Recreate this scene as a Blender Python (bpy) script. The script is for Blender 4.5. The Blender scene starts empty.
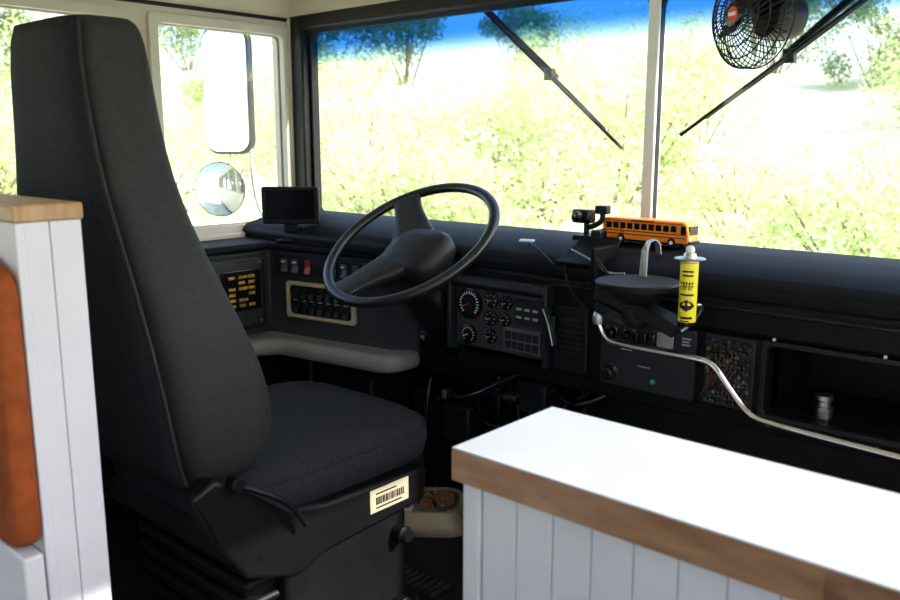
import bpy, bmesh, math, random
from mathutils import Vector, Matrix
random.seed(7)
scene=bpy.context.scene
COL=scene.collection
# ---------------------------------------------------------------- materials
def mat(name,col,rough=.5,metal=0.,noise=0.,nscale=20.,bump=0.,bscale=200.,emit=0.,spec=.5,stretch=None,col2=None):
    m=bpy.data.materials.new(name); m.use_nodes=True
    nt=m.node_tree; b=nt.nodes['Principled BSDF']
    b.inputs['Roughness'].default_value=rough; b.inputs['Metallic'].default_value=metal
    b.inputs['Specular IOR Level'].default_value=spec
    c=(*col,1)
    b.inputs['Base Color'].default_value=c
    tc=nt.nodes.new('ShaderNodeTexCoord')
    mp=nt.nodes.new('ShaderNodeMapping'); nt.links.new(tc.outputs['Object'],mp.inputs['Vector'])
    if stretch: mp.inputs['Scale'].default_value=stretch
    if noise>0 or col2:
        n=nt.nodes.new('ShaderNodeTexNoise'); n.inputs['Scale'].default_value=nscale; n.inputs['Detail'].default_value=5
        nt.links.new(mp.outputs['Vector'],n.inputs['Vector'])
        r=nt.nodes.new('ShaderNodeValToRGB')
        c2=col2 if col2 else tuple(min(1,x*(1+noise)) for x in col)
        c1=col if col2 else tuple(x*(1-noise) for x in col)
        r.color_ramp.elements[0].color=(*c1,1); r.color_ramp.elements[1].color=(*c2,1)
        r.color_ramp.elements[0].position=.35; r.color_ramp.elements[1].position=.65
        nt.links.new(n.outputs['Fac'],r.inputs['Fac']); nt.links.new(r.outputs['Color'],b.inputs['Base Color'])
    if bump>0:
        n2=nt.nodes.new('ShaderNodeTexNoise'); n2.inputs['Scale'].default_value=bscale; n2.inputs['Detail'].default_value=3
        nt.links.new(mp.outputs['Vector'],n2.inputs['Vector'])
        bp=nt.nodes.new('ShaderNodeBump'); bp.inputs['Strength'].default_value=bump; bp.inputs['Distance'].default_value=.002
        nt.links.new(n2.outputs['Fac'],bp.inputs['Height']); nt.links.new(bp.outputs['Normal'],b.inputs['Normal'])
    if emit>0:
        b.inputs['Emission Color'].default_value=c; b.inputs['Emission Strength'].default_value=emit
    return m
M={}
M['cream']=mat('cream_paint',(.58,.52,.41),.45,noise=.06,nscale=6)
M['winframe']=mat('window_frame_paint',(.55,.51,.42),.45,noise=.05,nscale=6)
M['ceil']=mat('ceiling_paint',(.66,.60,.49),.5,noise=.04,nscale=5)
M['white']=mat('white_paint',(.70,.68,.73),.5,noise=.03,nscale=9,bump=.15,bscale=60)
M['top']=mat('white_top',(.44,.45,.485),.4,noise=.07,nscale=5,bump=.15,bscale=30,spec=.4)
M['wood']=mat('butcher_block',(.36,.19,.10),.55,col2=(.24,.11,.055),nscale=9,stretch=(1.6,1,6),bump=.2,bscale=60)
M['wood2']=mat('butcher_block_dark',(.28,.14,.075),.55,col2=(.15,.065,.033),nscale=12,stretch=(2,1,6),bump=.2,bscale=60)
M['wood3']=mat('butcher_block_pale',(.40,.23,.13),.55,col2=(.30,.15,.08),nscale=12,stretch=(2,1,6),bump=.2,bscale=60)
M['woodl']=mat('light_wood',(.52,.34,.18),.5,col2=(.40,.22,.10),nscale=12,stretch=(1,6,1))
M['rubber']=mat('black_floor_rubber',(.012,.012,.013),.6,noise=.3,nscale=15,bump=.4,bscale=120,spec=.3)
M['black']=mat('black_plastic',(.005,.005,.006),.45,noise=.2,nscale=12,bump=.25,bscale=500,spec=.28)
M['dash']=mat('dash_padding',(.003,.003,.004),.55,noise=.3,nscale=12,bump=.3,bscale=350,spec=.15)
M['blackg']=mat('black_gloss_plastic',(.005,.005,.006),.2,noise=.1,nscale=10)
M['blackm']=mat('black_matte_metal',(.007,.0075,.009),.5,noise=.3,nscale=10,bump=.2,bscale=90,spec=.25)
M['wheel']=mat('steering_wheel_plastic',(.010,.010,.012),.3,noise=.1,nscale=10,bump=.1,bscale=300)
M['hub']=mat('hub_plastic',(.013,.013,.015),.4,noise=.1,nscale=10,bump=.2,bscale=400,spec=.33)
M['fabric']=mat('seat_fabric',(.013,.0135,.0155),.85,noise=.28,nscale=140,bump=.8,bscale=500,spec=.2)
M['fabric2']=mat('seat_cushion_fabric',(.018,.0205,.026),.85,noise=.28,nscale=140,bump=.8,bscale=500,spec=.22)
M['fabric3']=mat('seat_side_vinyl',(.021,.0198,.0198),.62,noise=.18,nscale=110,bump=.5,bscale=450,spec=.3)
M['panel']=mat('grey_console_plastic',(.038,.039,.042),.5,noise=.1,nscale=8,bump=.3,bscale=350,spec=.3)
M['lgrey']=mat('light_grey_plastic',(.27,.26,.235),.5,noise=.1,nscale=8,bump=.2,bscale=200)
M['mgrey']=mat('mid_grey_plastic',(.09,.09,.09),.5,noise=.1,nscale=8,bump=.2,bscale=200)
M['dgrey']=mat('dark_grey_plastic',(.013,.015,.018),.45,noise=.15,nscale=10,spec=.3)
M['chrome']=mat('chrome',(.68,.66,.66),.12,1.,noise=.04,nscale=10)
M['steel']=mat('brushed_steel',(.5,.5,.5),.35,1.,noise=.1,nscale=30)
M['orange']=mat('orange_fabric',(.30,.068,.016),.85,noise=.15,nscale=40,bump=.6,bscale=500,spec=.2)
M['busy']=mat('toy_orange_paint',(.95,.24,.02),.3,noise=.03,nscale=10)
M['yellow']=mat('yellow_label',(.85,.68,.02),.4,noise=.05,nscale=20)
M['red']=mat('red_plastic',(.40,.03,.02),.35,noise=.05)
M['redl']=mat('red_label',(.6,.04,.02),.4,noise=.05)
M['fred']=mat('fuse_red',(.10,.02,.015),.4,noise=.05)
M['fyel']=mat('fuse_yellow',(.14,.11,.03),.4,noise=.05)
M['fblu']=mat('fuse_blue',(.02,.035,.09),.4,noise=.05)
M['fwht']=mat('fuse_clear',(.14,.135,.12),.4,noise=.05)
M['whitep']=mat('white_plastic',(.75,.75,.73),.4,noise=.03)
M['mark']=mat('printed_marks',(.35,.35,.34),.5,noise=.03)
M['beigep']=mat('beige_plastic',(.55,.45,.29),.4,noise=.05)
M['paper']=mat('sticker_paper',(.52,.46,.32),.6,noise=.05,nscale=30)
M['amber']=mat('amber_display',(.50,.31,.04),.4,noise=.5,nscale=120)
M['teal']=mat('teal_plastic',(.02,.35,.30),.4,noise=.05)
M['kibble']=mat('kibble',(.30,.14,.055),.8,noise=.4,nscale=60,bump=.5)
M['screen']=mat('lcd_screen',(.004,.005,.006),.12,noise=.02,spec=.3)
M['mirror']=mat('mirror_face',(.9,.92,.92),.05,1.,noise=.02)
M['ground']=mat('dry_grass',(.64,.69,.36),.9,col2=(.94,.92,.78),nscale=1.1,bump=.3,bscale=8)
M['bark']=mat('bark',(.20,.16,.11),.9,noise=.3,nscale=10,bump=.4)

def leafmat(name,c,ct):
    m=bpy.data.materials.new(name); m.use_nodes=True; nt=m.node_tree
    nt.nodes.clear()
    o=nt.nodes.new('ShaderNodeOutputMaterial'); d=nt.nodes.new('ShaderNodeBsdfDiffuse'); t=nt.nodes.new('ShaderNodeBsdfTranslucent')
    mx=nt.nodes.new('ShaderNodeMixShader'); mx.inputs[0].default_value=.45
    g=nt.nodes.new('ShaderNodeNewGeometry'); rp=nt.nodes.new('ShaderNodeValToRGB')
    rp.color_ramp.elements[0].color=(*c,1); rp.color_ramp.elements[1].color=(*ct,1)
    nt.links.new(g.outputs['Random Per Island'],rp.inputs[0])
    nt.links.new(rp.outputs[0],d.inputs[0]); nt.links.new(rp.outputs[0],t.inputs[0])
    nt.links.new(d.outputs[0],mx.inputs[1]); nt.links.new(t.outputs[0],mx.inputs[2]); nt.links.new(mx.outputs[0],o.inputs[0])
    return m
M['leaf']=leafmat('leaf_green',(.46,.58,.22),(.90,.92,.62))
M['leafd']=leafmat('leaf_dark_green',(.14,.23,.10),(.34,.43,.22))

def glassmat(name,tint=False):
    m=bpy.data.materials.new(name); m.use_nodes=True; nt=m.node_tree; nt.nodes.clear()
    o=nt.nodes.new('ShaderNodeOutputMaterial'); t=nt.nodes.new('ShaderNodeBsdfTransparent'); g=nt.nodes.new('ShaderNodeBsdfGlossy')
    g.inputs['Roughness'].default_value=.02
    mx=nt.nodes.new('ShaderNodeMixShader'); mx.inputs[0].default_value=.03
    nt.links.new(t.outputs[0],mx.inputs[1]); nt.links.new(g.outputs[0],mx.inputs[2]); nt.links.new(mx.outputs[0],o.inputs[0])
    if tint:
        tc=nt.nodes.new('ShaderNodeTexCoord'); s=nt.nodes.new('ShaderNodeSeparateXYZ'); nt.links.new(tc.outputs['Object'],s.inputs[0])
        r=nt.nodes.new('ShaderNodeMapRange'); r.inputs['From Min'].default_value=.205; r.inputs['From Max'].default_value=.28
        r.interpolation_type='SMOOTHSTEP'
        nt.links.new(s.outputs['Z'],r.inputs['Value'])
        c=nt.nodes.new('ShaderNodeMix'); c.data_type='RGBA'
        c.inputs['A'].default_value=(.97,.98,.97,1); c.inputs['B'].default_value=(.17,.42,.74,1)
        nt.links.new(r.outputs[0],c.inputs['Factor']); nt.links.new(c.outputs['Result'],t.inputs[0])
    else: t.inputs[0].default_value=(.96,.97,.96,1)
    return m
M['glass']=glassmat('window_glass'); M['tglass']=glassmat('windshield_tinted_glass',True)

# ---------------------------------------------------------------- mesh helpers
def empty(name,loc=(0,0,0),rot=(0,0,0),parent=None):
    e=bpy.data.objects.new(name,None); COL.objects.link(e); e.location=loc; e.rotation_euler=rot
    e.empty_display_size=.05
    if parent: e.parent=parent
    return e
def obj(name,me,m,parent=None,smooth=False):
    o=bpy.data.objects.new(name,me); COL.objects.link(o)
    if m is not None: me.materials.append(m)
    if smooth:
        for p in me.polygons: p.use_smooth=True
    if parent: o.parent=parent
    return o
def mk(name,v,f,m,parent=None,smooth=False,bevel=0,seg=2,sub=0):
    me=bpy.data.meshes.new(name); me.from_pydata([tuple(x) for x in v],[],f); me.update()
    bm=bmesh.new(); bm.from_mesh(me); bmesh.ops.recalc_face_normals(bm,faces=bm.faces); bm.to_mesh(me); bm.free()
    o=obj(name,me,m,parent,smooth)
    if bevel:
        b=o.modifiers.new('bevel','BEVEL'); b.width=bevel; b.segments=seg; b.limit_method='ANGLE'
        b.harden_normals=False
        for p in me.polygons: p.use_smooth=True
        try: me.set_sharp_from_angle(angle=math.radians(40))
        except Exception: pass
    if sub:
        s=o.modifiers.new('sub','SUBSURF'); s.levels=sub; s.render_levels=sub
    return o
BF=[(0,1,2,3),(4,7,6,5),(0,4,5,1),(1,5,6,2),(2,6,7,3),(3,7,4,0)]
def bverts(lo,hi):
    x0,y0,z0=lo;x1,y1,z1=hi
    return [(x0,y0,z0),(x1,y0,z0),(x1,y1,z0),(x0,y1,z0),(x0,y0,z1),(x1,y0,z1),(x1,y1,z1),(x0,y1,z1)]
def boxes(name,lst,m,parent=None,bevel=0,seg=2):
    v=[];f=[]
    for lo,hi in lst:
        n=len(v); v+=bverts(lo,hi); f+=[tuple(i+n for i in q) for q in BF]
    return mk(name,v,f,m,parent,bevel=bevel,seg=seg)
def box(name,c,s,m,parent=None,bevel=.002,rot=(0,0,0),seg=2):
    h=[x/2 for x in s]
    o=mk(name,bverts([-a for a in h],h),BF,m,parent,bevel=bevel,seg=seg)
    o.location=c; o.rotation_euler=rot; return o
def prism(name,poly,axis,a,b,m,parent=None,bevel=.003,seg=2):
    def P(p,q):
        if axis=='x': return (q,p[0],p[1])
        if axis=='y': return (p[0],q,p[1])
        return (p[0],p[1],q)
    n=len(poly); v=[P(p,a) for p in poly]+[P(p,b) for p in poly]
    f=[tuple(range(n)),tuple(range(2*n-1,n-1,-1))]+[(i,(i+1)%n,n+(i+1)%n,n+i) for i in range(n)]
    return mk(name,v,f,m,parent,bevel=bevel,seg=seg)
def frame_from(d):
    d=Vector(d).normalized(); u=Vector((0,0,1)) if abs(d.z)<.9 else Vector((1,0,0))
    a=d.cross(u).normalized(); b=d.cross(a).normalized(); return a,b
def lathe(name,p0,p1,prof,m,parent=None,n=32,smooth=True,sharp=35):
    """prof: list of (t along p0->p1 in metres, radius)"""
    p0=Vector(p0); d=(Vector(p1)-p0).normalized(); a,b=frame_from(d)
    v=[];f=[]
    for t,r in prof:
        for i in range(n):
            th=2*math.pi*i/n; v.append(p0+d*t+a*r*math.cos(th)+b*r*math.sin(th))
    for k in range(len(prof)-1):
        for i in range(n):
            j=(i+1)%n; f.append((k*n+i,k*n+j,(k+1)*n+j,(k+1)*n+i))
    f.append(tuple(range(n))); f.append(tuple(range((len(prof)-1)*n,len(prof)*n)))
    o=mk(name,v,f,m,parent,smooth=smooth)
    try: o.data.set_sharp_from_angle(angle=math.radians(sharp))
    except Exception: pass
    return o
def cyl(name,p0,p1,r,m,parent=None,r1=None,n=24):
    L=(Vector(p1)-Vector(p0)).length; r1=r if r1 is None else r1
    return lathe(name,p0,p1,[(0,r),(L,r1)],m,parent,n)
def tube(name,pts,r,m,parent=None,cyclic=False,res=10,smooth=True):
    cu=bpy.data.curves.new(name,'CURVE'); cu.dimensions='3D'; cu.bevel_depth=r; cu.bevel_resolution=4; cu.use_fill_caps=True
    if smooth and len(pts)>2:
        s=cu.splines.new('NURBS'); s.points.add(len(pts)-1); s.order_u=3; s.use_endpoint_u=not cyclic; s.resolution_u=res
    else:
        s=cu.splines.new('POLY'); s.points.add(len(pts)-1)
    for i,p in enumerate(pts): s.points[i].co=(*p,1)
    s.use_cyclic_u=cyclic
    t=bpy.data.objects.new('t',cu); COL.objects.link(t)
    dg=bpy.context.evaluated_depsgraph_get(); me=bpy.data.meshes.new_from_object(t.evaluated_get(dg))
    bpy.data.objects.remove(t); me.name=name; me.materials.clear()
    return obj(name,me,m,parent,True)
def tubes(name,lst,r,m,parent=None,smooth=True):
    """several tubes joined in one mesh"""
    bm=bmesh.new()
    for pts in lst:
        o=tube('tmp',pts,r,m,None,smooth=smooth); bm.from_mesh(o.data); bpy.data.objects.remove(o)
    me=bpy.data.meshes.new(name); bm.to_mesh(me); bm.free()
    return obj(name,me,m,parent,True)
def loft(name,rings,m,parent=None,sub=0,smooth=True,closed=False):
    n=len(rings[0]); v=[p for r in rings for p in r]; f=[]
    for k in range(len(rings)-1):
        for i in range(n):
            j=(i+1)%n; f.append((k*n+i,k*n+j,(k+1)*n+j,(k+1)*n+i))
    f.append(tuple(range(n))); f.append(tuple(range((len(rings)-1)*n,len(rings)*n)))
    return mk(name,v,f,m,parent,smooth=smooth,sub=sub)
def sup(cx,cy,hx,hy,z,e=4.,n=40):
    r=[]
    for i in range(n):
        t=2*math.pi*i/n; c=math.cos(t); s=math.sin(t)
        r.append((cx+hx*math.copysign(abs(c)**(2/e),c),cy+hy*math.copysign(abs(s)**(2/e),s),z))
    return r
def rrect(w,h,r,n=6):
    pts=[]
    for (sx,sy,a0) in ((1,1,0),(-1,1,90),(-1,-1,180),(1,-1,270)):
        for i in range(n+1):
            a=math.radians(a0+90*i/n)
            pts.append((sx*(w/2-r)+r*math.cos(a),sy*(h/2-r)+r*math.sin(a)))
    return pts
def frame(name,c,w,h,rin,b,depth,axis,m,parent=None,bevel=.002):
    """rounded rectangular ring; w,h inner; axis = normal"""
    I=rrect(w,h,rin); O=rrect(w+2*b,h+2*b,max(rin*.6,.004)); n=len(I); v=[]
    def P(p,q):
        if axis=='y': return (c[0]+p[0],c[1]+q,c[2]+p[1])
        if axis=='x': return (c[0]+q,c[1]+p[0],c[2]+p[1])
        return (c[0]+p[0],c[1]+p[1],c[2]+q)
    for S,q in ((I,-depth/2),(O,-depth/2),(O,depth/2),(I,depth/2)): v+=[P(p,q) for p in S]
    f=[]
    for k in range(4):
        for i in range(n):
            j=(i+1)%n; kk=(k+1)%4; f.append((k*n+i,k*n+j,kk*n+j,kk*n+i))
    return mk(name,v,f,m,parent,bevel=bevel)
def plate(name,c,w,h,r,depth,axis,m,parent=None,bevel=.001):
    pts=rrect(w,h,r)
    if axis=='y': return prism(name,[(c[0]+p[0],c[2]+p[1]) for p in pts],'y',c[1]-depth/2,c[1]+depth/2,m,parent,bevel)
    if axis=='x': return prism(name,[(c[1]+p[0],c[2]+p[1]) for p in pts],'x',c[0]-depth/2,c[0]+depth/2,m,parent,bevel)
    return prism(name,[(c[0]+p[0],c[1]+p[1]) for p in pts],'z',c[2]-depth/2,c[2]+depth/2,m,parent,bevel)

# all z below are relative to eye height; everything is lifted at the end
FL=-1.05; CE=.80; XL=-2.15; XR=.27; YF=1.70; YB=-4.0
# ---------------------------------------------------------------- shell
boxes('floor',[((XL-.1,YB,FL-.06),(XR+.1,1.82,FL))],M['rubber'])
boxes('ceiling',[((XL-.1,YB,CE),(XR+.1,1.82,CE+.05))],M['ceil'])
boxes('wall_front',[((XL-.08,1.74,FL),(XR+.08,1.80,-.235)),((XL-.08,1.68,.355),(XR+.08,1.76,CE))],M['cream'])
wins=[(1.215,1.652),(.62,1.155),(-.1,.54),(-1.0,-.18),(-1.9,-1.08),(-2.8,-1.98),(-3.7,-2.88)]
wz0,wz1=-.262,.322
def sidewall(name,x0,x1,wn,z0,z1,lowskip=None):
    b=[((x0,YB,z1),(x1,YF+.04,CE))]
    ys=sorted(wn); prev=YB
    for a,c in ys:
        b.append(((x0,prev,z0),(x1,a,z1))); prev=c
    b.append(((x0,prev,z0),(x1,YF+.04,z1)))
    if lowskip:
        b.append(((x0,YB,FL),(x1,lowskip,z0)))
    else: b.append(((x0,YB,FL),(x1,YF+.04,z0)))
    return boxes(name,b,M['cream'])
sidewall('wall_left',XL-.06,XL,wins,wz0,wz1)
rw=[(-.1,.60),(-1.0,-.18),(-1.9,-1.08),(-2.8,-1.98),(-3.7,-2.88)]
sidewall('wall_right',XR,XR+.06,rw+[(.74,1.60)],-.40,.50)
boxes('wall_back',[((XL,YB-.06,FL),(XR,YB,-.4)),((XL,YB-.06,.5),(XR,YB,CE)),((XL,YB-.06,-.4),(XL+.3,YB,.5)),((XR-.3,YB-.06,-.4),(XR,YB,.5))],M['cream'])
# windows on driver's side
wi=1
for a,c in wins:
    g=empty('window_%d'%wi); wi+=1
    cy=(a+c)/2; w=c-a; h=wz1-wz0; cz=(wz0+wz1)/2
    frame('frame',(XL+.002,cy,cz),w-.025,h-.025,.02,.026,.022,'x',M['winframe'],g)
    frame('gasket',(XL-.02,cy,cz),w-.032,h-.032,.02,.016,.010,'x',M['winframe'],g,.001)
    boxes('glass',[((XL-.032,a+.005,wz0+.005),(XL-.029,c-.005,wz1-.005))],M['glass'],g)
for a,c in rw+[(.74,1.60)]:
    g=empty('window_%d'%wi); wi+=1
    frame('frame',(XR,(a+c)/2,.05),c-a-.03,.87,.02,.03,.03,'x',M['cream'],g)
    boxes('glass',[((XR+.029,a+.005,-.395),(XR+.032,c-.005,.495))],M['glass'],g)
# side-wall trims
boxes('trim_1',[((XL,-3.9,.352),(XL+.010,1.68,.362))],M['black'],bevel=.002)
boxes('trim_2',[((XL,.6,-.290),(XL+.03,1.66,-.270))],M['winframe'],bevel=.006)
prism('trim_3',[(XL,.50),(XL+.03,.49),(XL+.12,.60),(XL+.2,.80),(XL,.80)],'y',YB,1.68,M['ceil'],bevel=.004)
boxes('trim_4',[((XL,.55,FL),(XL+.012,1.70,-.31)),((XL,1.60,FL),(XR,1.735,FL+.02)),((XL,1.722,FL),(XR,1.738,-.25))],M['blackm'],bevel=.002)
# windshield
ws=empty('windshield')
xc=-.919
for nm,x0,x1 in (('left',-2.07,xc-.014),('right',xc+.014,.24)):
    cx=(x0+x1)/2
    frame('gasket_'+nm,(cx,YF,.045),x1-x0,.54,.045,.012,.020,'y',M['black'],ws,.003)
    boxes('glass_'+nm,[((x0-.005,YF+.004,-.235),(x1+.005,YF+.008,.325))],M['tglass'],ws)
boxes('center_post',[((xc-.014,YF-.016,-.23),(xc+.013,YF+.016,.33))],M['whitep'],ws,.004)
boxes('frame_black',[((XL,YF-.035,-.30),(-2.082,YF+.03,.36)),((XL,YF-.03,.325),(XR,YF+.02,.368)),((.255,YF-.03,-.25),(XR,YF+.02,.36)),((XL,YF-.03,-.25),(XR,YF+.02,-.232))],M['black'],ws,.006)
boxes('corner_strip',[((XL,1.658,-.28),(XL+.016,1.668,.36))],M['winframe'],ws,.003)
# ---------------------------------------------------------------- dashboard
d=empty('dashboard')
prism('ledge',[(1.72,-.218),(1.60,-.218),(1.48,-.244),(1.46,-.262),(1.462,-.29),(1.72,-.33)],'x',XL+.01,XR-.005,M['dash'],d,.008,4)
boxes('ledge_lip',[((-1.28,1.452,-.345),(XR-.005,1.50,-.285))],M['dash'],d,.006)
tube('ledge_bead',[(-1.0,1.452,-.30),(-.4,1.452,-.30),(XR-.01,1.452,-.30)],.004,M['black'],d)
# fascia made of panels with a cubby hole
boxes('fascia',[((-1.28,1.47,-.36),(XR-.005,1.53,-.29)),((-1.28,1.47,-.525),(XR-.005,1.53,-.488)),
   ((-1.0,1.455,-.49),(-.545,1.53,-.35)),((-.155,1.455,-.49),(XR-.005,1.53,-.35))],M['dash'],d,.004)
boxes('cubby',[((-.55,1.70,-.5),(-.15,1.71,-.34)),((-.55,1.50,-.495),(-.15,1.70,-.487)),((-.55,1.50,-.35),(-.15,1.70,-.345)),((-.553,1.5,-.5),(-.545,1.7,-.34)),((-.155,1.5,-.5),(-.147,1.7,-.34))],M['blackm'],d)
frame('cubby_rim',(-.35,1.462,-.421),.385,.125,.01,.01,.02,'y',M['black'],d)
lathe('chrome_lighter',(-.459,1.52,-.487),(-.459,1.52,-.40),[(0,.016),(.018,.016),(.020,.012),(.028,.012),(.032,.015),(.040,.015)],M['steel'],d)
boxes('underside',[((-1.28,1.53,-.53),(XR-.005,1.72,-.52))],M['black'],d)
boxes('fascia_screws',[((x-.003,1.449,z-.003),(x+.003,1.456,z+.003)) for x in (-.53,-.35,-.17,-.02,.12) for z in (-.345,-.502)],M['steel'],d,.001)
# centre control panel
plate('center_panel',(-.775,1.452,-.42),.205,.138,.008,.012,'y',M['dgrey'],d,.002)
for i,(x,z,r) in enumerate([(-.852,-.378,.012),(-.815,-.378,.009),(-.852,-.462,.013)]):
    lathe('knob_%d'%i,(x,1.447,z),(x,1.0,z),[(0,r*1.3),(.004,r*1.3),(.005,r),(.018,r*.9),(.02,r*.7)],M['blackg'],d)
lathe('ring_knob',(-.852,1.446,-.462),(-.852,1,-.462),[(0,.017),(.003,.017)],M['steel'],d)
lathe('green_button',(-.757,1.447,-.465),(-.757,1,-.465),[(0,.005),(.006,.004)],M['teal'],d)
plate('badge',(-.735,1.445,-.378),.035,.03,.004,.003,'y',M['steel'],d)
boxes('labels',[((-.83,1.4445,-.405),(-.80,1.446,-.402)),((-.83,1.4445,-.411),(-.805,1.446,-.408)),((-.70,1.4445,-.37),(-.682,1.446,-.367)),((-.70,1.4445,-.376),(-.686,1.446,-.373)),((-.70,1.4445,-.382),(-.684,1.446,-.379)),((-.79,1.4445,-.44),(-.765,1.446,-.438))],M['mark'],d)
boxes('panel_toggles',[((-.80+.018*i,1.436,-.392),(-.79+.018*i,1.447,-.368)) for i in range(3)],M['blackg'],d,.002)
# fuse panel
boxes('fuse_well',[((-.655,1.449,-.485),(-.562,1.456,-.352))],M['dgrey'],d,.001)
fb={k:[] for k in ('fred','fblu','fyel','fwht','dgrey','blackg')}
for i in range(11):
    for j in range(14):
        if random.random()<.2: continue
        x=-.648+i*.0076; z=-.478+j*.0088
        k=random.choice(['blackg','blackg','blackg','blackg','dgrey','dgrey','fred','fblu','fyel','fwht'])
        dd=random.uniform(.004,.012)
        fb[k].append(((x,1.45-dd,z),(x+.0045,1.451,z+.0055)))
for k,l in fb.items(): boxes('fuses_'+k,l,M[k],d)
tubes('fuse_wires',[[(-.655+.01*i,1.44,-.47+.01*(i%4)),(-.64+.008*i,1.43,-.44+.012*(i%3)),(-.62+.006*i,1.44,-.39-.01*(i%3))] for i in range(6)],.0012,M['fred'],d)
# small panels beside the cluster
plate('vent_panel',(-.950,1.45,-.41),.085,.14,.008,.02,'y',M['black'],d,.003)
boxes('vent_slats',[((-.98,1.436,-.365-.012*i),(-.92,1.442,-.371-.012*i+.002)) for i in range(7)],M['dgrey'],d,.001)
prism('silver_lever',[(-1.000,-.35),(-.990,-.345),(-.977,-.39),(-.970,-.42),(-.977,-.422),(-.988,-.395)],'y',1.415,1.43,M['dgrey'],d,.002)
tube('lever_edge',[(-1.000,1.413,-.347),(-.990,1.413,-.365),(-.980,1.413,-.395),(-.973,1.413,-.422)],.0014,M['steel'],d)
boxes('lever_mount',[((-1.0,1.42,-.43),(-.975,1.46,-.36))],M['black'],d,.004)
# instrument cluster
cl=empty('instrument_cluster')
prism('housing',[(1.50,-.30),(1.425,-.305),(1.42,-.32),(1.45,-.335),(1.46,-.475),(1.50,-.485)],'x',-1.275,-1.005,M['dgrey'],cl,.004)
boxes('side_cheeks',[((-1.28,1.425,-.48),(-1.27,1.5,-.30)),((-1.01,1.425,-.48),(-1.0,1.5,-.30))],M['dgrey'],cl,.003)
plate('face',(-1.14,1.449,-.40),.25,.135,.006,.012,'y',M['panel'],cl,.002)
def gauge(tag,x,z,r,n,par):
    lathe('bezel_'+tag,(x,1.444,z),(x,1,z),[(0,r),(.006,r),(.007,r*.9),(.003,r*.88)],M['blackg'],par)
    lathe('dial_'+tag,(x,1.4415,z),(x,1,z),[(0,r*.87),(.001,r*.87)],M['blackg'],par)
    v=[];f=[]
    for i in range(n):
        a=math.radians(225-270*i/(n-1)); c,s=math.cos(a),math.sin(a)
        r0,r1=r*.62,r*.8; w=r*.035
        k=len(v)
        for rr,sg in ((r0,-1),(r1,-1),(r1,1),(r0,1)):
            v.append((x+c*rr-s*w*sg,1.4365,z+s*rr+c*w*sg))
        f.append((k,k+1,k+2,k+3))
    mk('ticks_'+tag,v,f,M['whitep'],par)
    a=math.radians(200)
    tube('needle_'+tag,[(x,1.436,z),(x+math.cos(a)*r*.65,1.436,z+math.sin(a)*r*.65)],r*.03,M['redl'] if r>.03 else M['whitep'],par)
gauge('speed',-1.222,-.368,.036,19,cl)
gauge('tach',-1.225,-.440,.023,13,cl)
for i,(x,z,r) in enumerate([(-1.158,-.352,.018),(-1.117,-.354,.016),(-1.160,-.394,.018),(-1.120,-.392,.015),(-1.161,-.436,.017)]):
    gauge('s%d'%i,x,z,r,7,cl)
plate('side_block',(-1.055,1.441,-.368),.075,.055,.004,.010,'y',M['dgrey'],cl,.002)
boxes('block_marks',[((-1.085+.022*i,1.4345,-.382+.018*j),(-1.072+.022*i,1.436,-.377+.018*j)) for i in range(3) for j in range(2)],M['mark'],cl)
plate('lamp_block',(-1.07,1.440,-.432),.10,.05,.004,.012,'y',M['mgrey'],cl)
boxes('lamp_lenses',[((-1.113+.0185*i,1.432,-.452+.0215*j),(-1.098+.0185*i,1.436,-.435+.0215*j)) for i in range(5) for j in range(2)],M['dgrey'],cl)
# ---------------------------------------------------------------- side console (driver's left)
sc=empty('switch_console')
prism('body',[(XL+.012,.70),(-1.98,.70),(-1.98,1.44),(-1.56,1.512),(-1.50,1.56),(-1.50,1.60),(XL+.012,1.60)],'z',-.56,-.305,M['panel'],sc,.006,3)
prism('top',[(XL+.012,.70),(-1.965,.70),(-1.965,1.425),(-1.55,1.49),(-1.42,1.51),(-1.42,1.70),(XL+.012,1.70)],'z',-.307,-.285,M['dash'],sc,.008,3)
prism('lower_shelf',[(XL+.012,.72),(-1.92,.72),(-1.91,1.34),(-1.88,1.385),(-1.56,1.435),(-1.515,1.45),(-1.495,1.49),(-1.495,1.57),(XL+.012,1.57)],'z',-.597,-.548,M['lgrey'],sc,.020,5)
boxes('column_shroud_base',[((-1.50,1.56,-.60),(-1.28,1.72,-.30))],M['dash'],sc,.01)
# left (wall) panel facing the aisle
plate('wall_panel_frame',(-1.976,1.305,-.42),.225,.22,.012,.014,'x',M['dgrey'],sc,.003)
plate('wall_panel_face',(-1.967,1.305,-.42),.195,.19,.008,.008,'x',M['panel'],sc,.002)
plate('display_bezel',(-1.961,1.33,-.412),.125,.115,.006,.008,'x',M['blackg'],sc,.002)
am=[]
for j in range(6):
    for i in range(3):
        if (i,j) in ((1,2),(0,4),(2,1)): continue
        wd=.020+.008*((i*j)%2)
        am.append(((-1.957,1.287+.032*i,-.457+.016*j),(-1.9555,1.287+.032*i+wd,-.457+.016*j+.008)))
boxes('display_icons',am,M['amber'],sc)
boxes('panel_screws',[((-1.963,y,z),(-1.960,y+.006,z+.006)) for y in (1.217,1.39) for z in (-.508,-.34)],M['steel'],sc)
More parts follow.
